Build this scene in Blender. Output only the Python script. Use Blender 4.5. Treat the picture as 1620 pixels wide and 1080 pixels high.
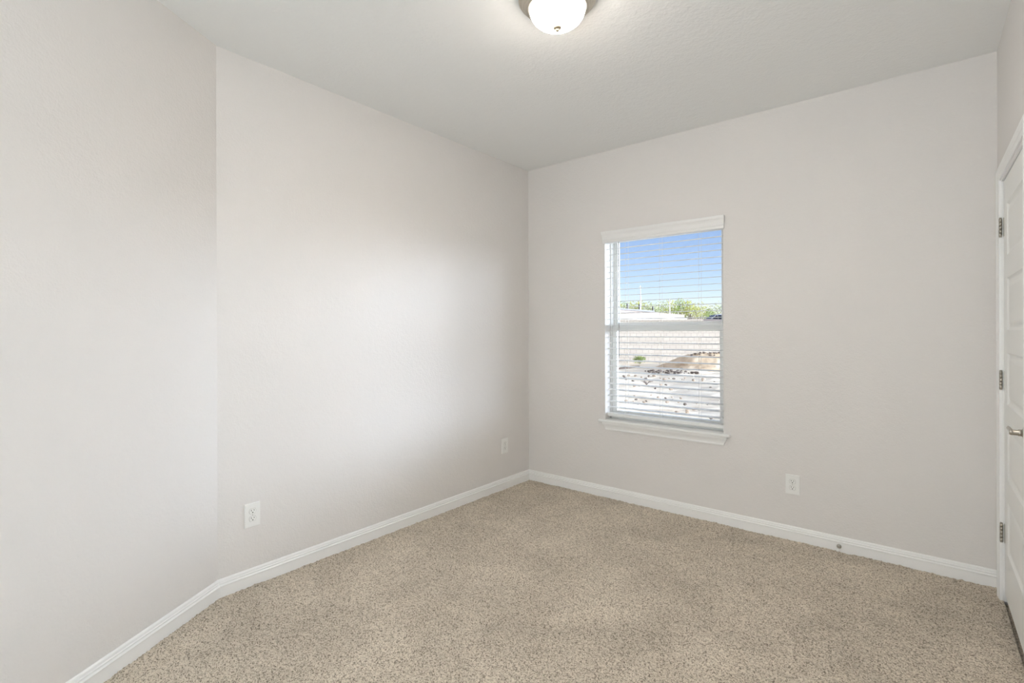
import bpy, bmesh, math, random
import numpy as np
from mathutils import Vector, Matrix

random.seed(7)
for o in list(bpy.data.objects):
    bpy.data.objects.remove(o)
S = bpy.context.scene
C = S.collection

# ------------------------------------------------------------------ camera
cam_d = bpy.data.cameras.new('camera')
cam_d.sensor_width = 36.0
cam_d.sensor_fit = 'HORIZONTAL'
cam_d.lens = 36.0 * 795.07 / 1620.0
cam_d.shift_y = -(540 - 523.35) / 1620.0
cam_d.clip_start = 0.02
cam_d.clip_end = 500
cam = bpy.data.objects.new('camera', cam_d)
C.objects.link(cam)
cam.matrix_world = (Matrix.Translation((2.7154, -3.5653, 1.3203))
                    @ Matrix.Rotation(math.radians(39.183), 4, 'Z')
                    @ Matrix.Rotation(math.radians(90), 4, 'X')
                    @ Matrix.Rotation(math.radians(-0.179), 4, 'Z'))
S.camera = cam

# ------------------------------------------------------------------ view, sky, sun, added fill lights
S.view_settings.view_transform = 'Standard'
S.view_settings.look = 'None'
S.view_settings.exposure = 0.0
S.view_settings.gamma = 1.0
S.view_settings.use_curve_mapping = False
S.cycles.diffuse_bounces = 8
S.cycles.max_bounces = 12

w = bpy.data.worlds.new('sky')
S.world = w
w.use_nodes = True
nt = w.node_tree
nt.nodes.clear()
wo = nt.nodes.new('ShaderNodeOutputWorld')
bg = nt.nodes.new('ShaderNodeBackground')
sk = nt.nodes.new('ShaderNodeTexSky')
sk.sky_type = 'NISHITA'
sk.sun_disc = False
sk.sun_elevation = math.radians(42)
sk.sun_rotation = math.radians(155)
sk.altitude = 200
sk.air_density = 1.0
sk.dust_density = 0.1
sk.ozone_density = 2.5
bg.inputs['Strength'].default_value = 0.125
stint = nt.nodes.new('ShaderNodeVectorMath'); stint.operation = 'MULTIPLY'
stint.inputs[1].default_value = (0.98, 0.90, 1.0)
nt.links.new(sk.outputs[0], stint.inputs[0])
nt.links.new(stint.outputs[0], bg.inputs['Color'])
# bright sky band added right of the window, unseen, to light the room
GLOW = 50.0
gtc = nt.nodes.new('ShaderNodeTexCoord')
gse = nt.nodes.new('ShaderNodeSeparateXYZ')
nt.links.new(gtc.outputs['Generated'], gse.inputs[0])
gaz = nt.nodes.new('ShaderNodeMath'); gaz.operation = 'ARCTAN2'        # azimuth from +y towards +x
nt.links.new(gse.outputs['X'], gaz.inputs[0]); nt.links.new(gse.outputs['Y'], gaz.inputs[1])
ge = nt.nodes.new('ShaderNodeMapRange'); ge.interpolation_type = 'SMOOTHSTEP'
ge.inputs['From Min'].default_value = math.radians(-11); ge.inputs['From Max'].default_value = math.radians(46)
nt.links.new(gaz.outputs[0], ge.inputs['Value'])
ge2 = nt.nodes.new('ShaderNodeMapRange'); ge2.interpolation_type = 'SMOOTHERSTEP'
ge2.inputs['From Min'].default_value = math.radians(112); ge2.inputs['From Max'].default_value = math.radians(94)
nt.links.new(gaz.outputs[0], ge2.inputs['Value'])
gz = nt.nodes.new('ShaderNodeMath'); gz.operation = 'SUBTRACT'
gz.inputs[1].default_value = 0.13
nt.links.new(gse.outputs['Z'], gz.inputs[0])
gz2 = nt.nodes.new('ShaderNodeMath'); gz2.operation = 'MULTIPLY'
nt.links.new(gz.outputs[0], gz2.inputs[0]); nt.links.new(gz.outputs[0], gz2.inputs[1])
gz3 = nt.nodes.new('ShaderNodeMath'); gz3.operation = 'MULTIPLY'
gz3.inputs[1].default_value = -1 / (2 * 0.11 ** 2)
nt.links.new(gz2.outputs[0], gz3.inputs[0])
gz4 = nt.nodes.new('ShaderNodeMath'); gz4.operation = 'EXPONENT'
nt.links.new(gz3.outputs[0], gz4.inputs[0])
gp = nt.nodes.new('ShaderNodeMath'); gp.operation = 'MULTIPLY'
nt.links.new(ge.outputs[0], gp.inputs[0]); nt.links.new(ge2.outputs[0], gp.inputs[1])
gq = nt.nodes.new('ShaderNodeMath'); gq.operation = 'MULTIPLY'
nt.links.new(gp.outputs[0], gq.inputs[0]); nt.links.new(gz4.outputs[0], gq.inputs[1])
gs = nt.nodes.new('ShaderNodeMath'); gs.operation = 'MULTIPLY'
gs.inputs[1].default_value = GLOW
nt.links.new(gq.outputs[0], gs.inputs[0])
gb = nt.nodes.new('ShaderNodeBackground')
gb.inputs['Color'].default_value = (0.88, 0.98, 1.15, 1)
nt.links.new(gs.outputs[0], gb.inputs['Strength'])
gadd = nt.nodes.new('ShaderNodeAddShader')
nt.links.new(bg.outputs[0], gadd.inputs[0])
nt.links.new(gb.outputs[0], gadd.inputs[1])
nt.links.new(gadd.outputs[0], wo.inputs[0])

sun_d = bpy.data.lights.new('sun', 'SUN')
sun_d.energy = 1.7
sun_d.angle = math.radians(0.6)
sun_d.color = (1.0, 0.95, 0.87)
sun = bpy.data.objects.new('sun', sun_d)
C.objects.link(sun)
sun.rotation_euler = Vector((0.12, 0.84, -0.60)).to_track_quat('-Z', 'Y').to_euler()

hall_d = bpy.data.lights.new('hall_fill', 'AREA')  # fill lamp added out of view behind the camera to brighten the room
hall_d.shape = 'RECTANGLE'
hall_d.size = 1.0
hall_d.size_y = 2.0
hall_d.energy = 46
hall_d.color = (0.81, 0.925, 1.0)
hall = bpy.data.objects.new('hall_fill', hall_d)
C.objects.link(hall)
hall.location = (3.75, -4.1, 1.3)
hall.rotation_euler = Vector((-1, 0.15, 0)).to_track_quat('-Z', 'Z').to_euler()

# second fill lamp, added unseen beyond the wide opening behind the camera
adj_d = bpy.data.lights.new('adjoining_fill', 'AREA')
adj_d.shape = 'RECTANGLE'
adj_d.size = 1.9
adj_d.size_y = 1.8
adj_d.energy = 74
adj_d.color = (0.86, 0.95, 1.0)
adj = bpy.data.objects.new('adjoining_fill', adj_d)
C.objects.link(adj)
adj.location = (2.1, -5.6, 1.0)
adj.rotation_euler = Vector((-0.12, 1, 1.25)).to_track_quat('-Z', 'Z').to_euler()

LAMP_EMIT = 93.0

# ------------------------------------------------------------------ materials
def mat(name, col, rough=0.5, metal=0.0, spec=0.5):
    m = bpy.data.materials.new(name)
    m.use_nodes = True
    b = m.node_tree.nodes['Principled BSDF']
    b.inputs['Base Color'].default_value = (*col, 1)
    b.inputs['Roughness'].default_value = rough
    b.inputs['Metallic'].default_value = metal
    b.inputs['Specular IOR Level'].default_value = spec
    return m

def nd(m, t, **kw):
    n = m.node_tree.nodes.new(t)
    for k, v in kw.items():
        if k in n.inputs:
            n.inputs[k].default_value = v
        else:
            setattr(n, k, v)
    return n

def lk(m, a, b):
    m.node_tree.links.new(a, b)

def bsdf(m):
    return m.node_tree.nodes['Principled BSDF']

def textured_paint(name, col, scale, strength, rough=0.75, var=0.0):
    """painted drywall with a knockdown / orange-peel relief"""
    m = mat(name, col, rough, 0, 0.3)
    tc = nd(m, 'ShaderNodeTexCoord')
    n1 = nd(m, 'ShaderNodeTexNoise', Scale=scale, Detail=4.0, Roughness=0.55)
    n2 = nd(m, 'ShaderNodeTexNoise', Scale=scale * 0.35, Detail=2.0)
    lk(m, tc.outputs['Object'], n1.inputs['Vector'])
    lk(m, tc.outputs['Object'], n2.inputs['Vector'])
    add = nd(m, 'ShaderNodeMath', operation='ADD')
    lk(m, n1.outputs[0], add.inputs[0])
    lk(m, n2.outputs[0], add.inputs[1])
    bp = nd(m, 'ShaderNodeBump', Strength=strength, Distance=0.004)
    lk(m, add.outputs[0], bp.inputs['Height'])
    lk(m, bp.outputs[0], bsdf(m).inputs['Normal'])
    return m

def ramp_noise(m, scale, stops, detail=4.0, coord='Object', kind='ShaderNodeTexNoise'):
    tc = nd(m, 'ShaderNodeTexCoord')
    n = nd(m, kind, Scale=scale)
    if 'Detail' in n.inputs:
        n.inputs['Detail'].default_value = detail
    lk(m, tc.outputs[coord], n.inputs['Vector'])
    r = nd(m, 'ShaderNodeValToRGB')
    el = r.color_ramp.elements
    while len(el) < len(stops):
        el.new(0.5)
    for e, (p, c) in zip(el, stops):
        e.position = p
        e.color = (*c, 1)
    lk(m, n.outputs[0], r.inputs[0])
    return r, n

M = {}
M['wall'] = textured_paint('wall_paint', (0.765, 0.742, 0.722), 110, 0.42)
M['ceiling'] = textured_paint('ceiling_paint', (0.87, 0.87, 0.86), 75, 0.55)
M['trim'] = mat('white_trim_paint', (0.90, 0.90, 0.89), 0.28)
M['door'] = mat('white_door_paint', (0.87, 0.87, 0.85), 0.4)
M['vinyl'] = mat('white_vinyl', (0.82, 0.82, 0.80), 0.35)
M['slat'] = mat('white_blind_slat', (0.84, 0.84, 0.83), 0.4)
M['cord'] = mat('blind_cord', (0.80, 0.79, 0.76), 0.8)
M['wand'] = mat('grey_wand_plastic', (0.34, 0.34, 0.34), 0.5)
M['plate'] = mat('outlet_plastic', (0.86, 0.86, 0.84), 0.3)
M['shading'] = mat('outlet_shading', (0.42, 0.41, 0.39), 0.7)  # grey that paints the shadow line around each receptacle
M['slot'] = mat('outlet_slot', (0.03, 0.03, 0.03), 0.6)
M['nickel'] = mat('brushed_nickel', (0.50, 0.47, 0.42), 0.32, 1.0)
M['lamp_metal'] = mat('satin_nickel', (0.70, 0.64, 0.55), 0.30, 1.0)
M['finial'] = mat('antique_finial', (0.20, 0.165, 0.12), 0.5, 0.5)
M['dark_metal'] = mat('hinge_gap', (0.05, 0.045, 0.04), 0.5, 0.6)
M['rubber'] = mat('white_rubber', (0.82, 0.82, 0.80), 0.6)
M['screw'] = mat('painted_screw', (0.62, 0.61, 0.58), 0.4)

# carpet: one random tone per tuft plus slow light/dark drift of the pile
m = M['carpet'] = mat('carpet_pile', (0.4, 0.35, 0.28), 0.95, 0, 0.1)
tc = nd(m, 'ShaderNodeTexCoord')
vo = nd(m, 'ShaderNodeTexVoronoi', Scale=255.0)
no = nd(m, 'ShaderNodeTexNoise', Scale=120.0, Detail=3.0)
big = nd(m, 'ShaderNodeTexNoise', Scale=2.6, Detail=3.0, Roughness=0.55, Distortion=0.6)
for n in (vo, no, big):
    lk(m, tc.outputs['Object'], n.inputs['Vector'])
sep = nd(m, 'ShaderNodeSeparateColor')
lk(m, vo.outputs['Color'], sep.inputs[0])
mx = nd(m, 'ShaderNodeMath', operation='MULTIPLY_ADD')
lk(m, no.outputs[0], mx.inputs[0])
mx.inputs[1].default_value = 0.55
lk(m, sep.outputs[0], mx.inputs[2])
rp = nd(m, 'ShaderNodeValToRGB')
el = rp.color_ramp.elements
el[0].position, el[0].color = 0.25, (0.165, 0.138, 0.108, 1)
el[1].position, el[1].color = 1.3 / 1.35, (0.68, 0.61, 0.51, 1)
e = el.new(0.55); e.color = (0.455, 0.398, 0.322, 1)
lk(m, mx.outputs[0], rp.inputs[0])
rb = nd(m, 'ShaderNodeMapRange')
rb.inputs['From Min'].default_value = 0.3
rb.inputs['From Max'].default_value = 0.7
rb.inputs['To Min'].default_value = 0.86
rb.inputs['To Max'].default_value = 1.12
lk(m, big.outputs[0], rb.inputs['Value'])
vm = nd(m, 'ShaderNodeVectorMath', operation='SCALE')
lk(m, rp.outputs[0], vm.inputs[0])
lk(m, rb.outputs[0], vm.inputs['Scale'])
lk(m, vm.outputs[0], bsdf(m).inputs['Base Color'])

# window glass: clear, with a Fresnel reflection
m = M['glass'] = bpy.data.materials.new('window_glass')
m.use_nodes = True
m.node_tree.nodes.clear()
out = nd(m, 'ShaderNodeOutputMaterial')
tr = nd(m, 'ShaderNodeBsdfTransparent')
gl = nd(m, 'ShaderNodeBsdfGlossy', Roughness=0.02)
fr = nd(m, 'ShaderNodeFresnel', IOR=1.45)
ms = nd(m, 'ShaderNodeMixShader')
sc = nd(m, 'ShaderNodeMath', operation='MULTIPLY')
tr.inputs[0].default_value = (0.97, 0.985, 0.98, 1)
sc.inputs[1].default_value = 0.6
lk(m, fr.outputs[0], sc.inputs[0])
lk(m, sc.outputs[0], ms.inputs[0])
lk(m, tr.outputs[0], ms.inputs[1])
lk(m, gl.outputs[0], ms.inputs[2])
lk(m, ms.outputs[0], out.inputs[0])

m = M['dome'] = mat('lit_frosted_glass', (0.9, 0.88, 0.84), 0.4)
bsdf(m).inputs['Emission Color'].default_value = (1.0, 0.90, 0.80, 1)
# emission shaped stronger on the underside than the rim, to weaken the ceiling halo
gn = nd(m, 'ShaderNodeNewGeometry')
sx = nd(m, 'ShaderNodeSeparateXYZ')
lk(m, gn.outputs['Normal'], sx.inputs[0])
mr = nd(m, 'ShaderNodeMapRange')
mr.inputs['From Min'].default_value = -0.38
mr.inputs['From Max'].default_value = -0.97
mr.inputs['To Min'].default_value = 0.055
mr.inputs['To Max'].default_value = 1.6
lk(m, sx.outputs['Z'], mr.inputs['Value'])
ml = nd(m, 'ShaderNodeMath', operation='MULTIPLY')
ml.inputs[1].default_value = LAMP_EMIT
lk(m, mr.outputs[0], ml.inputs[0])
lk(m, ml.outputs[0], bsdf(m).inputs['Emission Strength'])

# outdoors
m = M['ground'] = mat('pale_dirt', (0.7, 0.65, 0.58), 0.95, 0, 0.1)
r, n = ramp_noise(m, 1.1, [(0.30, (0.56, 0.42, 0.29)), (0.45, (0.80, 0.68, 0.53)), (0.7, (0.88, 0.79, 0.65))], 9.0)
n.inputs['Roughness'].default_value = 0.72
lk(m, r.outputs[0], bsdf(m).inputs['Base Color'])
m = M['mound'] = mat('tan_dirt', (0.6, 0.42, 0.27), 0.95, 0, 0.1)
r, n = ramp_noise(m, 2.5, [(0.3, (0.50, 0.34, 0.21)), (0.5, (0.74, 0.56, 0.37)), (0.75, (0.84, 0.68, 0.50))], 8.0)
lk(m, r.outputs[0], bsdf(m).inputs['Base Color'])
m = M['block'] = mat('cream_block', (0.8, 0.74, 0.66), 0.9, 0, 0.1)
tc = nd(m, 'ShaderNodeTexCoord')
mp = nd(m, 'ShaderNodeMapping')
mp.inputs['Rotation'].default_value = (math.radians(90), 0, 0)
bk = nd(m, 'ShaderNodeTexBrick', Scale=1.0)
bk.inputs['Color1'].default_value = (0.43, 0.37, 0.31, 1)
bk.inputs['Color2'].default_value = (0.47, 0.41, 0.345, 1)
bk.inputs['Mortar'].default_value = (0.34, 0.295, 0.245, 1)
bk.inputs['Mortar Size'].default_value = 0.016
bk.inputs['Brick Width'].default_value = 0.30
bk.inputs['Row Height'].default_value = 0.20
lk(m, tc.outputs['Object'], mp.inputs[0])
lk(m, mp.outputs[0], bk.inputs['Vector'])
lk(m, bk.outputs[0], bsdf(m).inputs['Base Color'])
M['concrete'] = mat('pink_concrete', (0.24, 0.185, 0.155), 0.9)
M['asphalt'] = mat('roadside_earth', (0.62, 0.50, 0.43), 0.95)
M['rail'] = mat('dark_rail', (0.06, 0.05, 0.05), 0.6)
M['rock'] = mat('dark_rock', (0.12, 0.09, 0.07), 0.9)
M['pale_rock'] = mat('tan_rock', (0.40, 0.31, 0.23), 0.9)
M['wood'] = mat('weathered_wood', (0.13, 0.09, 0.07), 0.8)
M['pole'] = mat('pale_pole', (0.80, 0.78, 0.75), 0.6)
M['bark'] = mat('bark', (0.20, 0.16, 0.11), 0.9)
M['carpaint'] = mat('silver_car_paint', (0.45, 0.46, 0.52), 0.3, 0.4)
M['carglass'] = mat('dark_car_glass', (0.01, 0.012, 0.018), 0.08)
M['tyre'] = mat('tyre', (0.02, 0.02, 0.02), 0.8)
M['brick'] = mat('exterior_brick', (0.50, 0.46, 0.42), 0.9)

def leaf_mat(name, a, b):
    m = mat(name, a, 0.7, 0, 0.2)
    r, n = ramp_noise(m, 0.9, [(0.35, a), (0.65, b)], 3.0)
    lk(m, r.outputs[0], bsdf(m).inputs['Base Color'])
    return m
M['leaf_yellow'] = leaf_mat('yellow_green_leaves', (0.30, 0.32, 0.08), (0.46, 0.44, 0.14))
M['leaf_green'] = leaf_mat('mid_green_leaves', (0.17, 0.24, 0.06), (0.32, 0.36, 0.11))
M['leaf_pale'] = leaf_mat('grey_green_leaves', (0.34, 0.37, 0.20), (0.46, 0.48, 0.28))

# ------------------------------------------------------------------ mesh helpers
class MB:
    def __init__(s):
        s.v, s.f, s.mi, s.sm = [], [], [], []
    def add(s, verts, faces, mi=0, smooth=False):
        k = len(s.v)
        s.v += [tuple(v) for v in verts]
        for f in faces:
            s.f.append(tuple(i + k for i in f)); s.mi.append(mi); s.sm.append(smooth)
        return s
    def box(s, a, b, mi=0):
        (x0, y0, z0), (x1, y1, z1) = a, b
        v = [(x0, y0, z0), (x1, y0, z0), (x1, y1, z0), (x0, y1, z0), (x0, y0, z1), (x1, y0, z1), (x1, y1, z1), (x0, y1, z1)]
        return s.add(v, [(3, 2, 1, 0), (4, 5, 6, 7), (0, 1, 5, 4), (1, 2, 6, 5), (2, 3, 7, 6), (3, 0, 4, 7)], mi)
    def bevel_box(s, a, b, r, mi=0, seg=2):
        bm = bmesh.new()
        bmesh.ops.create_cube(bm, size=1)
        a, b = Vector(a), Vector(b)
        for v in bm.verts:
            v.co = Vector(((a[i] + b[i]) / 2 + v.co[i] * (b[i] - a[i]) for i in range(3)))
        bmesh.ops.bevel(bm, geom=bm.edges[:], offset=r, segments=seg, profile=0.5, affect='EDGES')
        return s.bm(bm, mi)
    def bm(s, bm, mi=0, smooth=False):
        bm.verts.index_update()
        s.add([v.co[:] for v in bm.verts], [[v.index for v in f.verts] for f in bm.faces], mi, smooth)
        bm.free()
        return s
    def loft(s, rings, closed=True, caps=True, mi=0, smooth=False):
        n = len(rings[0])
        v = [p for r in rings for p in r]
        f = []
        for i in range(len(rings) - 1):
            for j in range(n if closed else n - 1):
                k = (j + 1) % n
                f.append((i * n + j, i * n + k, (i + 1) * n + k, (i + 1) * n + j))
        if caps and closed:
            f.append(tuple(range(n))[::-1])
            f.append(tuple((len(rings) - 1) * n + j for j in range(n)))
        return s.add(v, f, mi, smooth)
    def lathe(s, prof, org=(0, 0, 0), axis='Z', seg=48, mi=0, smooth=True):
        """profile of (radius, height) turned about an axis through org"""
        rings = []
        for r, h in prof:
            ring = []
            for k in range(seg):
                a = 2 * math.pi * k / seg
                c, q = r * math.cos(a), r * math.sin(a)
                p = {'Z': (c, q, h), 'X': (h, c, q), 'Y': (c, h, q)}[axis]
                ring.append((p[0] + org[0], p[1] + org[1], p[2] + org[2]))
            rings.append(ring)
        return s.loft(rings, True, True, mi, smooth)
    def tube(s, pts, rad, seg=10, mi=0):
        pts = [Vector(p) for p in pts]
        rad = rad if isinstance(rad, (list, tuple)) else [rad] * len(pts)
        rings = []
        for i, p in enumerate(pts):
            d = (pts[min(i + 1, len(pts) - 1)] - pts[max(i - 1, 0)]).normalized()
            u = d.orthogonal().normalized() if abs(d.z) > 0.99 else d.cross(Vector((0, 0, 1))).normalized()
            t = d.cross(u).normalized()
            rings.append([p + (u * math.cos(2 * math.pi * k / seg) + t * math.sin(2 * math.pi * k / seg)) * rad[i] for k in range(seg)])
        return s.loft(rings, True, True, mi, True)
    def build(s, name, mats, parent=None):
        me = bpy.data.meshes.new(name)
        me.from_pydata(s.v, [], s.f)
        for x in (mats if isinstance(mats, (list, tuple)) else [mats]):
            me.materials.append(x)
        me.polygons.foreach_set('material_index', s.mi)
        me.polygons.foreach_set('use_smooth', s.sm)
        bm = bmesh.new(); bm.from_mesh(me)
        bmesh.ops.recalc_face_normals(bm, faces=bm.faces[:])
        bm.to_mesh(me); bm.free()
        me.update()
        o = bpy.data.objects.new(name, me)
        C.objects.link(o)
        if parent:
            o.parent = parent
        return o

def tag(o, label=None, cat=None, group=None, kind=None):
    if label: o['label'] = label
    if cat: o['category'] = cat
    if group: o['group'] = group
    if kind: o['kind'] = kind
    return o

def empty(name, loc=(0, 0, 0), rz=0):
    o = bpy.data.objects.new(name, None)
    o.empty_display_size = 0.1
    C.objects.link(o)
    o.location = loc
    o.rotation_euler = (0, 0, rz)
    return o

def copy_tree(o, parent=None):
    c = o.copy(); C.objects.link(c)
    if parent: c.parent = parent
    for ch in list(o.children):
        copy_tree(ch, c)
    return c

# ------------------------------------------------------------------ the room
H, W, YL = 2.743, 3.0174, -2.5553          # ceiling height, room width, end of the long left wall
YE = -4.55                                 # end wall, behind the camera
ANG = math.radians(30.71)
AD = Vector((math.sin(ANG), -math.cos(ANG), 0))     # direction of the angled wall towards the camera
AN = Vector((math.cos(ANG), math.sin(ANG), 0))      # its room-side normal
AP = Vector((0, YL, 0))
AE = AP + AD * ((YL - YE) / math.cos(ANG))
T = 0.115
WX0, WX1, WZ0, WZ1 = 0.764, 1.667, 0.605, 2.105     # window opening
DY0, DY1, DZ = -0.935, -0.150, 2.056                # closet door opening
HY0, HY1 = -4.45, -3.72                             # hall opening, behind the camera

# floor: carpet with a raised tuft texture
sp = 0.0056
nx, ny = int(W / sp) + 2, int(-YE / sp) + 2
xs = np.linspace(0, W + 0.004, nx); ys = np.linspace(YE, 0, ny)
rng = np.random.default_rng(3)
Z = rng.normal(0, 1, (ny, nx))
Z = (Z + 0.5 * (np.roll(Z, 1, 0) + np.roll(Z, 1, 1))) / 1.22
low = rng.normal(0, 1, (ny // 12 + 3, nx // 12 + 3))
iy = np.linspace(0, low.shape[0] - 1.001, ny); ix = np.linspace(0, low.shape[1] - 1.001, nx)
y0 = iy.astype(int); x0 = ix.astype(int); fy = (iy - y0)[:, None]; fx = (ix - x0)[None, :]
L = (low[y0][:, x0] * (1 - fy) * (1 - fx) + low[y0 + 1][:, x0] * fy * (1 - fx) + low[y0][:, x0 + 1] * (1 - fy) * fx + low[y0 + 1][:, x0 + 1] * fy * fx)
Z = np.clip(Z * 0.0019 + L * 0.0016, -0.006, 0.007)
XX, YY = np.meshgrid(xs, ys)
XX = XX + rng.uniform(-0.3, 0.3, XX.shape) * sp * ((XX > 0.01) & (XX < W - 0.01))
YY = YY + rng.uniform(-0.3, 0.3, YY.shape) * sp * ((YY < -0.01) & (YY > YE + 0.01))
co = np.stack([XX, YY, Z], -1).reshape(-1, 3)
idx = np.arange(nx * ny).reshape(ny, nx)
q = np.stack([idx[:-1, :-1], idx[:-1, 1:], idx[1:, 1:], idx[1:, :-1]], -1).reshape(-1, 4)
cen = co[q].mean(1)
keep = ((cen[:, 0] - AP.x) * AN.x + (cen[:, 1] - AP.y) * AN.y) > -0.01
q = q[keep]
used = np.unique(q); rm = np.full(len(co), -1); rm[used] = np.arange(len(used))
co, q = co[used], rm[q]
me = bpy.data.meshes.new('floor')
me.vertices.add(len(co)); me.vertices.foreach_set('co', co.astype(np.float32).ravel())
me.loops.add(q.size); me.loops.foreach_set('vertex_index', q.astype(np.int32).ravel())
me.polygons.add(len(q)); me.polygons.foreach_set('loop_start', np.arange(0, q.size, 4, dtype=np.int32))
me.update(calc_edges=True)
me.materials.append(M['carpet'])
floor = bpy.data.objects.new('floor', me)
C.objects.link(floor)
tag(floor, 'greige cut-pile carpet covering the whole floor', 'floor', kind='structure')

sl = MB().box((-0.5, -6.2, -0.25), (4.6, 0.0, -0.02)).build('trim_1', M['carpet'])
tag(sl, 'floor slab below the carpet, reaching the closet and hall', 'slab', kind='structure')

c_ = MB().box((-0.5, -6.2, H), (4.6, 0.24, H + 0.2)).build('ceiling', M['ceiling'])
tag(c_, 'flat textured off-white ceiling', 'ceiling', kind='structure')

tag(MB().box((-T, YL - 0.05, -0.02), (0, T, H)).build('wall_left', M['wall']),
    'long pale greige wall with two outlets, left of the window wall', 'wall', kind='structure')

b = MB()
for a_, b_ in (((0, 0, -0.02), (WX0, T, H)), ((WX1, 0, -0.02), (W + 1.3, T, H)), ((WX0, 0, -0.02), (WX1, T, WZ0)), ((WX0, 0, WZ1), (WX1, T, H))):
    b.box(a_, b_)
tag(b.build('wall_back', M['wall']), 'greige wall with the window and one outlet', 'wall', kind='structure')

b = MB()
e = 0.004
for a_, b_ in (((-0.4, T, -0.4), (WX0 - e, 0.23, 3.0)), ((WX1 + e, T, -0.4), (4.6, 0.23, 3.0)), ((WX0 - e, T, -0.4), (WX1 + e, 0.23, WZ0)), ((WX0 - e, T, WZ1 + e), (WX1 + e, 0.23, 3.0))):
    b.box(a_, b_)
tag(b.build('wall_outside', M['brick']), 'exterior brick face of the window wall', 'wall', kind='structure')

b = MB()
for a_, b_ in (((W, DY1, -0.02), (W + T, 0, H)), ((W, HY1, -0.02), (W + T, DY0, H)), ((W, DY0, DZ), (W + T, DY1, H)),
               ((W, HY0, DZ), (W + T, HY1, H)), ((W, YE, -0.02), (W + T, HY0, H))):
    b.box(a_, b_)
tag(b.build('wall_right', M['wall']), 'pale wall around the closet door at the right edge', 'wall', kind='structure')

q_ = [AP, AE, AE - AN * T + AD * 0.2, AP - AN * T]
b = MB().loft([[(p.x, p.y, z) for p in q_] for z in (-0.02, H)])
tag(b.build('wall_front_left', M['wall']), 'pale angled wall at the left edge, turning toward the camera', 'wall', kind='structure')
b = MB()
for a_, b_ in (((AE.x - 0.3, YE - T, -0.02), (1.35, YE, H)), ((2.95, YE - T, -0.02), (4.6, YE, H)), ((1.35, YE - T, 2.62), (2.95, YE, H))):
    b.box(a_, b_)
tag(b.build('wall_front', M['wall']), 'greige wall with a wide opening behind the camera', 'wall', kind='structure')
b = MB().box((0.5, -6.1, -0.02), (0.6, YE - T, H)).box((0.6, -6.1, -0.02), (4.5, -6.0, H))
tag(b.build('wall_adjoining', M['wall']), 'walls of the adjoining room behind the camera', 'wall', kind='structure')
b = MB()
b.box((4.4, -6.0, -0.02), (4.5, 0.0, H)).box((W + T, -3.3, -0.02), (4.4, -3.2, H)).box((W + T, -1.3, -0.02), (4.4, -1.2, H))
tag(b.build('wall_hall', M['wall']), 'hall and closet walls beyond the right wall', 'wall', kind='structure')

# baseboards: flat face, bead, two grooves and a sloped cap
BP = [(0, 0), (0.0145, 0), (0.0145, 0.0560), (0.0172, 0.0590), (0.0172, 0.0615), (0.0140, 0.0640), (0.0112, 0.0660), (0.0106, 0.0695),
      (0.0132, 0.0720), (0.0130, 0.0745), (0.0092, 0.0770), (0.0088, 0.0800), (0.0078, 0.086), (0.0042, 0.0905), (0, 0.092)]
def baseboard(name, p0, p1, n, k0, k1, label):
    p0, p1, n = Vector(p0), Vector(p1), Vector(n)
    d = (p1 - p0).normalized()
    rings = [[(p0 + n * t + d * t * k0 + Vector((0, 0, z - 0.004)))[:] for t, z in BP],
             [(p1 + n * t - d * t * k1 + Vector((0, 0, z - 0.004)))[:] for t, z in BP]]
    return tag(MB().loft(rings).build(name, M['trim']), label, 'baseboard', kind='structure')
tk = math.tan(ANG / 2)
baseboard('baseboard_left', (0, YL, 0), (0, 0, 0), (1, 0, 0), tk, 1, 'white moulded baseboard along the long left wall')
baseboard('baseboard_back', (0, 0, 0), (W, 0, 0), (0, -1, 0), 1, 0, 'white moulded baseboard below the window')
baseboard('baseboard_front_left', AE, AP, AN, 0, tk, 'white moulded baseboard along the angled wall')
baseboard('baseboard_right', (W, HY1 + 0.06, 0), (W, DY0 - 0.062, 0), (-1, 0, 0), 0, 0, 'white moulded baseboard right of the closet door')

# ------------------------------------------------------------------ window
win = tag(empty('window_1', ((WX0 + WX1) / 2, 0.1, WZ0)), 'white single-hung window with sill, looking out on a dirt lot', 'window', kind='structure')
def wpart(mb, name, m, parent=win):
    o = mb.build(name, m, parent)
    if parent is win:
        o.matrix_parent_inverse = Matrix.Translation(win.location).inverted()
    return o
fx0, fx1, fz0, fz1 = WX0 + 0.001, WX1 - 0.001, WZ0 + 0.001, WZ1 - 0.001
b = MB(); j = 0.010
b.bevel_box((fx0, 0.088, fz0), (fx0 + j, 0.185, fz1), 0.0015).bevel_box((fx1 - j, 0.088, fz0), (fx1, 0.185, fz1), 0.0015)
b.bevel_box((fx0, 0.088, fz1 - 0.024), (fx1, 0.185, fz1), 0.002).bevel_box((fx0, 0.088, fz0), (fx1, 0.185, fz0 + 0.03), 0.002)
for x0_, x1_ in ((fx0 + j, fx0 + 0.020), (fx0 + 0.026, fx0 + 0.034), (fx0 + 0.040, fx0 + 0.047)):     # balance channel beside the upper sash
    for xa, xb in ((x0_, x1_), (fx0 + fx1 - x1_, fx0 + fx1 - x0_)):
        b.box((xa, 0.1275, fz0 + 0.03), (xb, 0.139, fz1 - 0.024))
b.box((fx0 + j, 0.134, fz0 + 0.03), (fx0 + 0.047, 0.139, fz1 - 0.024)).box((fx1 - 0.047, 0.134, fz0 + 0.03), (fx1 - j, 0.139, fz1 - 0.024))
wpart(b, 'window_frame', M['vinyl'])
ix0, ix1 = fx0 + j + 0.001, fx1 - j - 0.001
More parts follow.
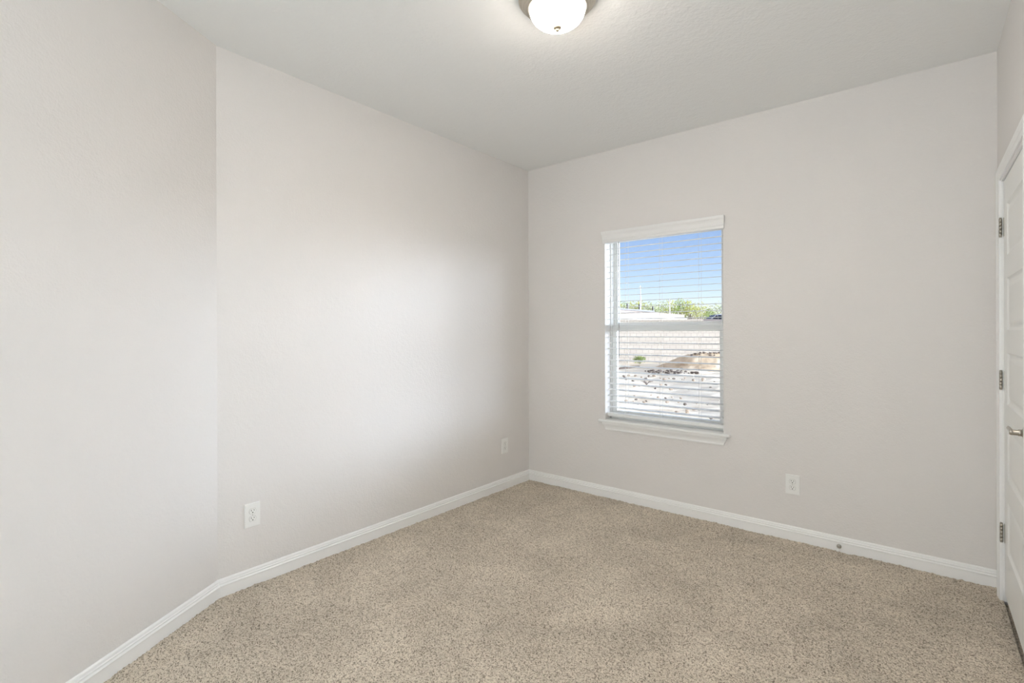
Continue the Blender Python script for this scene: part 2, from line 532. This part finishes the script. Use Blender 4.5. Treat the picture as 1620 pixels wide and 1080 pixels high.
def sash(name, ya, yb, za, zb, rt, rbm, stx):
    b = MB()
    b.bevel_box((ix0, ya, za), (ix0 + stx, yb, zb), 0.002).bevel_box((ix1 - stx, ya, za), (ix1, yb, zb), 0.002)
    b.bevel_box((ix0 + stx, ya, zb - rt), (ix1 - stx, yb, zb), 0.002).bevel_box((ix0 + stx, ya, za), (ix1 - stx, yb, za + rbm), 0.002)
    o = wpart(b, name, M['vinyl'])
    g = MB().box((ix0 + stx - 0.003, (ya + yb) / 2 - 0.002, za + rbm - 0.003), (ix1 - stx + 0.003, (ya + yb) / 2 + 0.002, zb - rt + 0.003)).build('pane', M['glass'], o)
    g['label'] = 'clear glass pane'
    return o
us = sash('upper_sash', 0.1395, 0.158, 1.342, fz1 - 0.024, 0.030, 0.044, 0.037)
ls = sash('lower_sash', 0.097, 0.1265, fz0 + 0.03, 1.357, 0.034, 0.045, 0.041)
# stool (inner sill board) with horns and rounded nose, and a moulded apron with returned ends
b = MB()
b.bevel_box((0.716, -0.034, 0.598), (1.716, 0.0, 0.618), 0.006, seg=3)
b.box((WX0 + 0.001, -0.001, 0.6055), (WX1 - 0.001, 0.098, 0.6175))
st_ = wpart(b, 'window_sill', M['trim'])
rings = []
for z, dpt, ins in ((0.5985, 0.026, 0.010), (0.586, 0.025, 0.011), (0.578, 0.021, 0.016), (0.566, 0.014, 0.022), (0.552, 0.010, 0.029), (0.541, 0.0105, 0.031), (0.537, 0.009, 0.032)):
    xa, xb = 0.738 + ins, 1.704 - ins
    rings.append([(xa, 0.0, z), (xa, -dpt, z), (xb, -dpt, z), (xb, 0.0, z)])
wpart(MB().loft(rings), 'apron', M['trim'])

# ------------------------------------------------------------------ window blind
bl = tag(empty('window_blind', (1.2155, 0.05, 0.62)), 'white two-inch slatted blind, lowered with open slats, inside the window recess', 'blind')
def bpart(mb, name, m, parent=bl):
    o = mb.build(name, m, parent)
    o.matrix_parent_inverse = Matrix.Translation(bl.location).inverted() if parent is bl else Matrix.Identity(4)
    return o
# crown valance: profile in y-z run along x, ends returned
prof = [(-0.004, 2.012), (-0.016, 2.012), (-0.019, 2.016), (-0.019, 2.030), (-0.022, 2.036), (-0.024, 2.062), (-0.028, 2.074), (-0.034, 2.082), (-0.036, 2.090), (-0.036, 2.099), (-0.033, 2.102), (-0.004, 2.102)]
b = MB()
rings = []
for x, s_ in ((0.7555, 1), (1.6765, -1)):
    rings.append([(x - s_ * max(0, (-y - 0.016)) * 0.35, y, z) for y, z in prof])
b.loft(rings)
bpart(b, 'valance', M['slat'])
bpart(MB().bevel_box((0.772, 0.022, 2.045), (1.659, 0.078, 2.095), 0.003), 'headrail', M['slat'])
proto = None
ZB, PITCH = 0.712, (2.018 - 0.712) / 28
th = math.radians(5.0)
sx0, sx1 = 0.773, 1.658
for i in range(29):
    if proto is None:
        ring = []
        n_ = 8
        for k in range(n_ + 1):                      # gently crowned slat section, outer edge a little higher
            u = -0.0245 + 0.049 * k / n_
            ring.append((u, 0.0014 + 0.0012 * (1 - (u / 0.0245) ** 2)))
        for k in range(n_, -1, -1):
            u = -0.0245 + 0.049 * k / n_
            ring.append((u, -0.0014 + 0.0012 * (1 - (u / 0.0245) ** 2)))
        ring = [(u * math.cos(th) - v * math.sin(th), u * math.sin(th) + v * math.cos(th)) for u, v in ring]
        rings = [[(x, u, v) for u, v in ring] for x in (sx0 - 1.2155, sx1 - 1.2155)]
        proto = MB().loft(rings).build('slat', M['slat'], bl)
        o = proto
    else:
        o = proto.copy(); C.objects.link(o); o.parent = bl
    o.location = (0, 0, ZB + PITCH * i - 0.62)
bpart(MB().bevel_box((sx0, 0.026, 0.642), (sx1, 0.077, 0.668), 0.004), 'bottom_rail', M['slat'])
for x in (0.929, 1.206, 1.494):
    b = MB()
    for yy in (0.0235, 0.0770):
        b.tube([(x, yy, 0.655), (x, yy, 2.05)], 0.0008, 6)
    for i in range(29):
        z = ZB + PITCH * i
        b.tube([(x, 0.0235, z - 0.0045), (x, 0.077, z + 0.0002)], 0.0005, 4)
    bpart(b, 'ladder_cord', M['cord'])
bpart(MB().tube([(0.880, 0.012, 2.03), (0.880, 0.0125, 1.125), (0.880, 0.0125, 1.110)], [0.0032, 0.0032, 0.002], 10).tube([(0.880, 0.03, 2.045), (0.880, 0.014, 2.04), (0.880, 0.012, 2.025)], 0.0015, 6), 'tilt_wand', M['wand'])
for x in (0.772, 1.655):
    bpart(MB().bevel_box((x - 0.002 if x < 1 else x, 0.025, 0.641), (x if x < 1 else x + 0.005, 0.078, 0.669), 0.0008), 'rail_end_cap', M['slat'])

# ------------------------------------------------------------------ closet door
FX = W + 0.008                                    # room face of the leaf
door = tag(empty('door_1', (FX, (DY0 + DY1) / 2, 0)), 'white five-panel closet door at the right edge', 'door', kind='structure')
def dpart(mb, name, m, parent=door):
    o = mb.build(name, m, parent)
    o.matrix_parent_inverse = Matrix.Translation(door.location).inverted() if parent is door else Matrix.Identity(4)
    return o
LY0, LY1, LZ0, LZ1 = DY0 + 0.022, DY1 - 0.022, 0.040, 2.036
ST = 0.105
pan = [(1.668, 1.913), (1.317, 1.562), (0.966, 1.211), (0.615, 0.860), (0.264, 0.509)]
b = MB()
D = 0.035
# the face: stiles and rails with each panel moulded in (sunk ovolo, then a raised field)
b.add([(FX, LY0, LZ0), (FX, LY0 + ST, LZ0), (FX, LY0 + ST, LZ1), (FX, LY0, LZ1)], [(0, 1, 2, 3)])
b.add([(FX, LY1 - ST, LZ0), (FX, LY1, LZ0), (FX, LY1, LZ1), (FX, LY1 - ST, LZ1)], [(0, 1, 2, 3)])
zz = [LZ1] + [v for a_ in pan for v in (a_[1], a_[0])] + [LZ0]
for k in range(0, len(zz), 2):
    b.add([(FX, LY0 + ST, zz[k + 1]), (FX, LY1 - ST, zz[k + 1]), (FX, LY1 - ST, zz[k]), (FX, LY0 + ST, zz[k])], [(0, 1, 2, 3)])
for z0_, z1_ in pan:
    steps = [(0, 0), (0.004, 0.0035), (0.010, 0.0075), (0.016, 0.0085), (0.024, 0.0085), (0.036, 0.0045), (0.044, 0.0030)]
    rings = [[(FX + dd, LY0 + ST + i_, z0_ + i_), (FX + dd, LY1 - ST - i_, z0_ + i_), (FX + dd, LY1 - ST - i_, z1_ - i_), (FX + dd, LY0 + ST + i_, z1_ - i_)] for i_, dd in steps]
    b.loft(rings, caps=False)
    b.add(rings[-1], [(0, 1, 2, 3)])
b.box((FX + 0.010, LY0, LZ0), (FX + D, LY1, LZ1))
for (ya, yb, za, zb) in ((LY0, LY0, LZ0, LZ1), (LY1, LY1, LZ0, LZ1)):
    b.add([(FX, ya, za), (FX + 0.011, ya, za), (FX + 0.011, ya, zb), (FX, ya, zb)], [(0, 1, 2, 3)])
for za in (LZ0, LZ1):
    b.add([(FX, LY0, za), (FX + 0.011, LY0, za), (FX + 0.011, LY1, za), (FX, LY1, za)], [(0, 1, 2, 3)])
leaf = dpart(b, 'door_leaf', M['door'])
# jamb
b = MB()
b.box((W - 0.001, DY1 - 0.019, 0.0), (W + T, DY1, DZ)).box((W - 0.001, DY0, 0.0), (W + T, DY0 + 0.019, DZ)).box((W - 0.001, DY0 + 0.019, DZ - 0.017), (W + T, DY1 - 0.019, DZ))
b.box((FX + D + 0.002, DY1 - 0.031, 0.0), (FX + D + 0.03, DY1 - 0.019, DZ - 0.017)).box((FX + D + 0.002, DY0 + 0.019, 0.0), (FX + D + 0.03, DY0 + 0.031, DZ - 0.017)).box((FX + D + 0.002, DY0 + 0.031, DZ - 0.029), (FX + D + 0.03, DY1 - 0.031, DZ - 0.017))
dpart(b, 'door_jamb', M['trim'])
# casing: stepped moulding, mitred head
CP = [(0, 0), (0.009, 0.0), (0.010, 0.008), (0.0105, 0.018), (0.0125, 0.022), (0.0135, 0.036), (0.0150, 0.041), (0.0155, 0.052), (0.013, 0.057), (0, 0.057)]
iy0, iy1, iz = DY0 + 0.013, DY1 - 0.013, DZ - 0.011
rings = []
rings.append([(W - d_, iy1 + u, 0.0) for d_, u in CP])
rings.append([(W - d_, iy1 + u, iz + u) for d_, u in CP])
rings.append([(W - d_, iy0 - u, iz + u) for d_, u in CP])
rings.append([(W - d_, iy0 - u, 0.0) for d_, u in CP])
tag(MB().loft(rings).build('trim_2', M['trim']), 'white moulded casing around the closet door', 'casing', kind='structure')
# hinges: knuckle with pin caps and both leaves' edges
for zc in (1.815, 1.075, 0.335):
    b = MB()
    yk = DY1 - 0.0205
    for k in range(5):
        za = zc - 0.0445 + k * 0.0178
        b.lathe([(0.0001, za), (0.0062, za + 0.0004), (0.0062, za + 0.0166), (0.0001, za + 0.017)], (W - 0.004, yk, 0), 'Z', 16)
    b.lathe([(0.0001, zc - 0.048), (0.005, zc - 0.0475), (0.005, zc - 0.0445), (0.0001, zc - 0.0445)], (W - 0.004, yk, 0), 'Z', 14)
    b.lathe([(0.0001, zc + 0.0445), (0.005, zc + 0.0445), (0.005, zc + 0.0475), (0.0001, zc + 0.0485)], (W - 0.004, yk, 0), 'Z', 14)
    b.box((W - 0.0035, yk + 0.0015, zc - 0.0445), (W - 0.0012, yk + 0.016, zc + 0.0445)).box((FX - 0.0025, yk - 0.018, zc - 0.0445), (FX - 0.0003, yk - 0.002, zc + 0.0445))
    dpart(b, 'hinge', M['nickel'])['label'] = 'brushed nickel hinge'
# lever handle: rose, neck and lever pointing to the hinge side
ry, rz_ = LY0 + 0.060, 0.925
b = MB()
b.lathe([(0.0001, FX), (0.032, FX), (0.032, FX - 0.004), (0.029, FX - 0.009), (0.016, FX - 0.012), (0.013, FX - 0.016), (0.0001, FX - 0.016)], (0, ry, rz_), 'X', 36)
b.lathe([(0.0001, FX - 0.014), (0.0125, FX - 0.014), (0.0125, FX - 0.024), (0.0105, FX - 0.026), (0.0105, FX - 0.047), (0.0085, FX - 0.050), (0.0001, FX - 0.050)], (0, ry, rz_), 'X', 28)
rings = []
for t, zz_, hw, hh in ((-0.011, 0.001, 0.004, 0.006), (0.0, 0.002, 0.0065, 0.0095), (0.02, 0.003, 0.006, 0.0095), (0.05, 0.0035, 0.0055, 0.009), (0.08, 0.003, 0.0055, 0.0085), (0.098, 0.002, 0.005, 0.008), (0.105, 0.001, 0.003, 0.005)):
    rings.append([(FX - 0.043 + hw * math.cos(a), ry + t, rz_ + zz_ + hh * math.sin(a)) for a in [2 * math.pi * k / 14 for k in range(14)]])
b.loft(rings, smooth=True)
dpart(b, 'lever_handle', M['nickel'])['label'] = 'brushed nickel lever handle'

# ------------------------------------------------------------------ outlets
def outlet(loc, rz, label):
    """midsize wall plate with two receptacle faces; local -y points into the room"""
    t = tag(empty('power_outlet', loc, rz), label, 'outlet', 'duplex power outlets on the walls')
    bm = bmesh.new()
    bmesh.ops.create_cube(bm, size=1)
    for v in bm.verts:
        v.co = Vector((v.co.x * 0.079, -0.003 + v.co.y * 0.006, v.co.z * 0.123))
    bmesh.ops.bevel(bm, geom=[e_ for e_ in bm.edges if all(v.co.y < -0.004 for v in e_.verts)], offset=0.003, segments=3, profile=0.5, affect='EDGES')
    MB().bm(bm).build('wall_plate', M['plate'], t)
    for s_ in (1, -1):
        zc = s_ * 0.0195
        n_ = 28
        ol = []
        for k in range(n_):
            a = 2 * math.pi * k / n_
            ol.append((0.0172 * math.cos(a), max(-0.0135, min(0.0135, 0.0172 * math.sin(a)))))
        r_ = MB().loft([[(x, -0.0055, zc + z) for x, z in ol], [(x, -0.0072, zc + z) for x, z in ol], [(x * 0.95, -0.0078, zc + z * 0.95) for x, z in ol]]).build('receptacle', M['plate'], t)
        b = MB()
        no_ = [(x * 1.07, z * 1.07) for x, z in ol]
        b.loft([[(x, -0.0050, zc + z) for x, z in no_], [(x, -0.00605, zc + z) for x, z in no_]])
        b.build('shading', M['shading'], r_)['label'] = 'painted grey gap around the receptacle'
        b = MB()
        b.box((-0.0078, -0.0081, zc + 0.0005), (-0.0056, -0.0070, zc + 0.0090)).box((0.0056, -0.0081, zc + 0.0015), (0.0078, -0.0070, zc + 0.0085))
        b.lathe([(0.0001, -0.0081), (0.0030, -0.0081), (0.0030, -0.0070), (0.0001, -0.0070)], (0, 0, zc - 0.0062), 'Y', 16)
        b.build('slot', M['slot'], r_)['label'] = 'dark socket slots'
    MB().lathe([(0.0001, -0.0072), (0.0025, -0.0068), (0.0034, -0.0058), (0.0034, -0.005), (0.0001, -0.005)], (0, 0, 0), 'Y', 16).build('screw', M['screw'], t)
    return t
o1 = outlet((0, -2.389, 0.365), math.radians(90), 'white duplex outlet on the long left wall beside the angled wall')
for loc, rz, lab in (((0, -0.337, 0.359), math.radians(90), 'white duplex outlet on the left wall beside the far corner'),
                     ((2.084, 0, 0.349), 0, 'white duplex outlet on the window wall, right of the window')):
    c = copy_tree(o1); c.location = loc; c.rotation_euler = (0, 0, rz); c['label'] = lab

# ------------------------------------------------------------------ door stop
ds = tag(empty('door_stop', (2.331, -0.0145, 0.032)), 'small nickel door stop with white rubber tip on the back baseboard', 'door stop')
MB().lathe([(0.0001, 0.0), (0.0125, 0.0), (0.0125, -0.003), (0.010, -0.006), (0.0065, -0.008), (0.0001, -0.008)], (0, 0, 0), 'Y', 28).build('base', M['nickel'], ds)
MB().lathe([(0.0001, -0.006), (0.0045, -0.006), (0.0045, -0.058), (0.0001, -0.058)], (0, 0, 0), 'Y', 20).build('rod', M['nickel'], ds)
MB().lathe([(0.0001, -0.054), (0.0075, -0.055), (0.0085, -0.060), (0.0085, -0.070), (0.006, -0.074), (0.0001, -0.074)], (0, 0, 0), 'Y', 24).build('rubber_tip', M['rubber'], ds)['label'] = 'white rubber tip'

# ------------------------------------------------------------------ ceiling light
LX, LY = 1.512, -1.775
cl = tag(empty('ceiling_light', (LX, LY, H)), 'lit flush-mount ceiling light with nickel ring and frosted glass dome', 'ceiling light')
MB().lathe([(0.0001, 0.0), (0.158, 0.0), (0.165, -0.003), (0.1665, -0.010), (0.163, -0.016), (0.155, -0.018), (0.1515, -0.020), (0.1530, -0.026), (0.1490, -0.030),
            (0.1430, -0.031), (0.1400, -0.033), (0.1415, -0.039), (0.1380, -0.043), (0.1310, -0.044), (0.1300, -0.047), (0.1290, -0.051), (0.1250, -0.052), (0.1215, -0.050), (0.0001, -0.042)],
           (0, 0, 0), 'Z', 72).build('base_ring', M['lamp_metal'], cl)['label'] = 'stepped nickel base ring'
pr = []
for k in range(0, 19):
    a = math.pi / 2 * k / 18
    pr.append((max(0.0001, 0.1205 * math.cos(a) ** 0.85 if k < 18 else 0.0001), -0.048 - 0.078 * math.sin(a) ** 1.1))
MB().lathe([(0.1205, -0.043)] + pr, (0, 0, 0), 'Z', 72).build('glass_dome', M['dome'], cl)['label'] = 'glowing white glass dome'
zt = -0.126
MB().lathe([(0.0001, zt + 0.004), (0.0170, zt + 0.003), (0.0190, zt - 0.001), (0.0170, zt - 0.006), (0.0105, zt - 0.008), (0.0085, zt - 0.011), (0.0085, zt - 0.015), (0.0055, zt - 0.018), (0.0001, zt - 0.0195)], (0, 0, 0), 'Z', 28).build('finial', M['finial'], cl)['label'] = 'small nickel finial'

# ------------------------------------------------------------------ outdoors
CP0 = Vector((2.7154, -3.5653, 0)); FW = Vector((-0.6318, 0.7751, 0)); RT = Vector((0.7751, 0.6318, 0))
def lot(depth, side, z=0.0):
    """a place on the lot: metres out from the house along its view axis, and to the right"""
    p = CP0 + FW * depth + RT * side
    return Vector((p.x, p.y, z))
YAW = math.atan2(RT.y, RT.x)
G = -0.25
# yard
b = MB()
n1, n2 = 90, 110
rr = random.Random(5)
v = []
for i in range(n1):
    for j_ in range(n2):
        x = -24 + 40 * i / (n1 - 1); y = 0.3 + 30 * j_ / (n2 - 1)
        z = G + 0.03 * math.sin(x * 1.7 + y) + 0.03 * math.sin(y * 2.3 - x * 0.6) + rr.uniform(-0.025, 0.025)
        v.append((x, y, z))
b.add(v, [(i * n2 + j_, (i + 1) * n2 + j_, (i + 1) * n2 + j_ + 1, i * n2 + j_ + 1) for i in range(n1 - 1) for j_ in range(n2 - 1)])
tag(b.build('ground', M['ground']), 'pale stony dirt of the lot outside the window', 'ground', kind='structure')

# block wall at the back of the lot, lower step to the right
b = MB()
b.box((-9, -0.15, -0.8), (9.43, 0.15, 1.80)).box((9.43, -0.15, -0.8), (24, 0.15, 1.72))
b.box((-9, -0.19, 1.80), (9.45, 0.19, 1.87)).box((9.45, -0.19, 1.72), (24, 0.19, 1.78))
o = b.build('boundary_wall', M['block'])
o.location = lot(25, 0); o.rotation_euler = (0, 0, YAW)
tag(o, 'long cream block wall closing the dirt lot', 'wall')

# street level beyond
b = MB().box((-60, 0.2, 0.6), (80, 90, 1.45))
o = b.build('street_ground', M['asphalt']); o.location = lot(25, 0); o.rotation_euler = (0, 0, YAW)
tag(o, 'raised street level beyond the block wall', 'ground', kind='structure')
rings = []
for k in range(13):
    s_ = 13 + k * 3.0
    hgt = 1.02 * (0.9 + 0.1 * math.sin(k * 1.3))
    rings.append([(s_, -2.2, 1.4), (s_, -0.9, 1.45 + hgt * 0.75), (s_, 0, 1.45 + hgt), (s_, 0.9, 1.45 + hgt * 0.75), (s_, 2.2, 1.4)])
o = MB().loft(rings).build('berm', M['concrete']); o.location = lot(48.2, 0); o.rotation_euler = (0, 0, YAW)
tag(o, 'low pinkish roadside berm in front of the parked vehicle', 'berm')

# ramp wall running away behind the block wall
def strip(pa, pb, th_, z0_, z1_, name, m, parent=None):
    d = (pb - pa).normalized(); n = Vector((-d.y, d.x, 0)) * th_ / 2
    q_ = [pa - n, pb - n, pb + n, pa + n]
    return MB().loft([[(p.x, p.y, z) for p in q_] for z in (z0_, z1_)]).build(name, m, parent)
pa, pb = lot(28.5, 3.2), lot(45, 15.3)
rw = tag(empty('ramp_wall', (0, 0, 0)), 'pinkish ramp wall rising behind the block wall', 'wall')
strip(pa, pb, 0.3, 0.8, 2.72, 'wall_panel', M['concrete'], rw)
strip(pa + Vector((0.25, -0.2, 0)), pb + Vector((0.25, -0.2, 0)), 0.35, 0.8, 2.42, 'ledge', M['block'], rw)
strip(pa + Vector((0.22, -0.17, 0)), pb + Vector((0.22, -0.17, 0)), 0.22, 2.42, 2.47, 'seam', M['bark'], rw)
pa2, pb2 = lot(28.5, 3.2), lot(38.5, 10.9)
rl = tag(empty('guard_rail', (0, 0, 0)), 'dark low rail along the top of the ramp wall', 'railing')
strip(pa2, pb2, 0.08, 2.72, 2.84, 'rail', M['rail'], rl)
for t in (0.12, 0.38, 0.62, 0.78, 0.98):
    p = pa2.lerp(pb2, t)
    MB().box((p.x - 0.04, p.y - 0.04, 2.72), (p.x + 0.04, p.y + 0.04, 3.20)).build('post', M['rail'], rl)

# dirt mound
MD, MS = 20.6, 7.9
def mound_z(x, y):
    a = math.atan2(y / 2.0, x / 2.9)
    ex = 2.3 + (1.4 if math.cos(a) > 0 else 0) * min(1, abs(math.cos(a)) * 3) + 0.2 * math.sin(3 * a + 1)
    t = math.hypot(x / ex, y / 2.0)
    if t >= 1: return -0.05
    return 0.70 * (math.cos(math.pi * t) * 0.5 + 0.5) ** 0.8 * (1 + 0.12 * math.sin(5 * a + 4 * t) * t) - 0.05
rr = random.Random(11)
nxm, nym = 90, 56
v, f = [], []
for i in range(nxm + 1):
    for j_ in range(nym + 1):
        x = -2.7 + 6.8 * i / nxm; y = -2.1 + 4.2 * j_ / nym
        z = mound_z(x, y)
        v.append((x, y, z + (rr.uniform(-0.022, 0.022) if z > 0.02 else -0.02)))
for i in range(nxm):
    for j_ in range(nym):
        f.append((i * (nym + 1) + j_, (i + 1) * (nym + 1) + j_, (i + 1) * (nym + 1) + j_ + 1, i * (nym + 1) + j_ + 1))
o = MB().add(v, f, smooth=True).build('dirt_mound', M['mound']); o.location = lot(MD, MS, G); o.rotation_euler = (0, 0, YAW)
tag(o, 'tan heap of loose dirt in front of the block wall', 'dirt mound')

# stones
def stone(seed, size):
    r2 = random.Random(seed)
    bm = bmesh.new()
    bmesh.ops.create_icosphere(bm, subdivisions=2, radius=size)
    for v_ in bm.verts:
        v_.co = v_.co * r2.uniform(0.75, 1.2)
        v_.co.z *= 0.7
    return MB().bm(bm)
st_proto = [stone(k, 1.0).build('stone', M['rock'] if k < 3 else M['pale_rock']) for k in range(5)]
first = [True] * 5
placed = [(14.4, 3.85, 0.22)]
def put_stone(k, d_, sd, size, label, group, rot):
    if any(math.hypot(d_ - a_, sd - b_) < (size + c_) * 1.35 for a_, b_, c_ in placed):
        return
    placed.append((d_, sd, size))
    o = st_proto[k] if first[k] else st_proto[k].copy()
    if not first[k]:
        C.objects.link(o)
    first[k] = False
    o.location = lot(d_, sd, G + max(0.0, mound_z(sd - MS, d_ - MD)) + size * 0.55)
    o.scale = (size * 1.3, size, size); o.rotation_euler = (0, 0, rot)
    tag(o, label, 'stone', group)
rr = random.Random(21)
for i in range(70):
    t = rr.random()
    put_stone(rr.choice((0, 1, 2)), 18.0 + 1.4 * t + rr.uniform(-0.3, 0.3), 5.2 + rr.uniform(0, 2.0) * (1 - 0.3 * t) - 0.1, rr.uniform(0.025, 0.07),
              'small dark stone strewn at the foot of the dirt mound', 'dark stones at the foot of the dirt mound', rr.uniform(0, 6))
for i in range(26):
    put_stone(rr.choice((0, 1, 2)), 20.4 + rr.uniform(-0.4, 0.3), rr.uniform(7.2, 9.0), rr.uniform(0.03, 0.065),
              'dark clod lying on the crest of the dirt mound', 'dark clods on the crest of the mound', rr.uniform(0, 6))
for i in range(85):
    d_ = rr.uniform(8.8, 17.5)
    put_stone(rr.choice((1, 3, 4)), d_, d_ * rr.uniform(0.20, 0.43), rr.uniform(0.012, 0.038) * (0.5 + d_ / 18),
              'small stone lying on the pale dirt between house and mound', 'scattered stones on the pale dirt', rr.uniform(0, 6))

# plank, twigs, shrub
o = MB().bevel_box((-0.75, -0.07, -0.03), (0.5, 0.07, 0.03), 0.006).build('plank', M['wood'])
o.location = lot(19.9, 4.55, G + 0.10); o.rotation_euler = (0, math.radians(-5), YAW + 0.1)
tag(o, 'dark weathered plank lying on the dirt near the block wall', 'plank')
b = MB()
for k in range(7):
    a = random.uniform(0, 6.28); l_ = random.uniform(0.12, 0.26)
    b.tube([(0, 0, 0), (math.cos(a) * l_ * 0.4, math.sin(a) * l_ * 0.4, l_ * 0.5), (math.cos(a) * l_, math.sin(a) * l_ * 0.7, l_ * 0.55)], [0.012, 0.009, 0.004], 6)
o = b.build('dead_twig', M['wood']); o.location = lot(14.4, 3.85, G + 0.02)
tag(o, 'dry brown twig sticking out of the pale dirt', 'twig')

def leaf_cloud(r2, centers, n, size):
    """many small leaf blades inside a set of ellipsoids (centre, radii)"""
    b = MB()
    for _ in range(n):
        c, rad = r2.choice(centers)
        while True:
            u = Vector((r2.uniform(-1, 1), r2.uniform(-1, 1), r2.uniform(-1, 1)))
            if 0.25 < u.length < 1: break
        p = Vector((c[0] + u.x * rad[0], c[1] + u.y * rad[1], c[2] + u.z * rad[2]))
        d = Vector((r2.uniform(-1, 1), r2.uniform(-1, 1), r2.uniform(-0.6, 0.9))).normalized()
        e_ = d.orthogonal().normalized()
        s_ = size * r2.uniform(0.6, 1.3)
        b.add([p - d * s_, p + e_ * s_ * 0.45, p + d * s_, p - e_ * s_ * 0.45], [(0, 1, 2, 3)])
    return b
def tree(p, h, wd, m, label, name, group, n, seed, leaf=0.13):
    r2 = random.Random(seed)
    t = tag(empty(name, p), label, 'tree' if h > 1 else 'shrub', group)
    cs = []
    b = MB()
    nb = 6
    b.tube([(0, 0, -0.1), (0.05 * h, 0, h * 0.25), (0, 0.03 * h, h * 0.5)], [0.035 * h, 0.028 * h, 0.015 * h], 8)
    for k in range(nb):
        a = 2 * math.pi * k / nb + r2.uniform(-0.4, 0.4)
        q_ = (math.cos(a) * wd * 0.28, math.sin(a) * wd * 0.28, h * r2.uniform(0.5, 0.80))
        b.tube([(0, 0, h * 0.2), (q_[0] * 0.5, q_[1] * 0.5, q_[2] * 0.65), q_], [0.018 * h, 0.012 * h, 0.005 * h], 6)
        cs.append((q_, (wd * 0.25, wd * 0.25, h * 0.21)))
    cs.append(((0, 0, h * 0.78), (wd * 0.25, wd * 0.25, h * 0.22)))
    cs.append(((0, 0, h * 0.35), (wd * 0.42, wd * 0.42, h * 0.30)))
    b.build('trunk', M['bark'], t)
    leaf_cloud(r2, cs, n, leaf).build('crown', m, t)
    return t
tree(lot(23.3, 5.9, G), 0.42, 0.62, M['leaf_green'], 'low green shrub growing against the foot of the block wall', 'shrub', None, 260, 3, 0.045)
ords = ['first', 'second', 'third', 'fourth', 'fifth', 'sixth', 'seventh', 'eighth', 'ninth', 'tenth', 'eleventh', 'twelfth']
rr = random.Random(9)
kinds = ['leaf_yellow', 'leaf_green', 'leaf_yellow', 'leaf_yellow', 'leaf_pale', 'leaf_green', 'leaf_yellow', 'leaf_green', 'leaf_yellow', 'leaf_yellow', 'leaf_green', 'leaf_pale']
tops = [478, 477, 474.5, 476, 478.5, 476.5, 475, 472.5, 475, 479, 490, 478]
word = {'leaf_yellow': 'yellow-green', 'leaf_green': 'green', 'leaf_pale': 'sparse grey-green'}
for i in range(12):
    px = 968 + i * 15.5
    dep = 60 + (i * 3 % 4) * 6.0
    base = 1.45
    top = 1.3203 + (523.35 - tops[i] + 1.5) * dep / 795.07
    tree(lot(dep, (px - 810) / 795.07 * dep, base), top - base, (2.9 + rr.uniform(-0.3, 0.4)) * dep / 68, M[kinds[i]],
         f'{word[kinds[i]]} tree in the row beyond the street, {ords[i]} from the left', 'tree', 'trees beyond the street', 520 if i < 11 else 260, 40 + i)

# poles
for p, z1_, lab in ((lot(52, 13.3), 6.0, 'tall thin pale pole standing among the trees'), (lot(58, 18.2), 5.0, 'short pale pole in front of the trees, right of the tall one')):
    t = tag(empty('utility_pole', (p.x, p.y, 1.45)), lab, 'pole', 'poles beyond the street')
    MB().lathe([(0.0001, 0), (0.10, 0), (0.06, (z1_ - 1.45) * 0.62), (0.025, z1_ - 1.45), (0.0001, z1_ - 1.45)], (0, 0, 0), 'Z', 14).build('shaft', M['pole'], t)
    MB().box((-0.2, -0.03, z1_ - 1.75), (0.2, 0.03, z1_ - 1.68)).build('crossarm', M['pole'], t)

# parked SUV, nose to the left
suv = tag(empty('suv', lot(60, 24.5, 1.45), YAW), 'silver SUV with dark windows parked beyond the street berm', 'car')
side = [(-2.3, 0.35), (-2.35, 0.75), (-2.25, 0.98), (-1.25, 1.10), (-0.45, 1.70), (0.3, 1.80), (1.7, 1.76), (2.15, 1.15), (2.3, 1.0), (2.3, 0.35)]
rings = []
for y, k in ((-0.92, 0.0), (-0.95, 0.06), (0.95, 0.06), (0.92, 0.0)):
    rings.append([(x * (0.985 + k * 0.25), y * (0.82 if z > 1.3 else 1.0), z) for x, z in side])
MB().loft(rings).build('body', M['carpaint'], suv)
for s_ in (-1, 1):
    b = MB()
    for q_ in ([(-1.05, 1.16), (-0.30, 1.16), (-0.30, 1.66), (-0.42, 1.64)], [(-0.22, 1.16), (0.75, 1.16), (0.75, 1.69), (-0.22, 1.67)], [(0.83, 1.16), (1.95, 1.16), (1.66, 1.67), (0.83, 1.69)]):
        ya = [s_ * (0.965 if z < 1.3 else 0.795) for x, z in q_]
        b.loft([[(x, y * 1.0, z) for (x, z), y in zip(q_, ya)], [(x, y * 0.97, z) for (x, z), y in zip(q_, ya)]])
    b.build('side_window', M['carglass'], suv)
MB().loft([[(-1.24, -0.8, 1.13), (-1.24, 0.8, 1.13), (-0.52, 0.72, 1.67), (-0.52, -0.72, 1.67)], [(-1.20, -0.8, 1.11), (-1.20, 0.8, 1.11), (-0.48, 0.72, 1.65), (-0.48, -0.72, 1.65)]]).build('windshield', M['carglass'], suv)
for x in (-1.45, 1.45):
    for y in (-0.86, 0.86):
        MB().lathe([(0.0001, y - 0.11), (0.33, y - 0.11), (0.36, y - 0.08), (0.36, y + 0.08), (0.33, y + 0.11), (0.0001, y + 0.11)], (x, 0, 0.36), 'Y', 28).build('wheel', M['tyre'], suv)
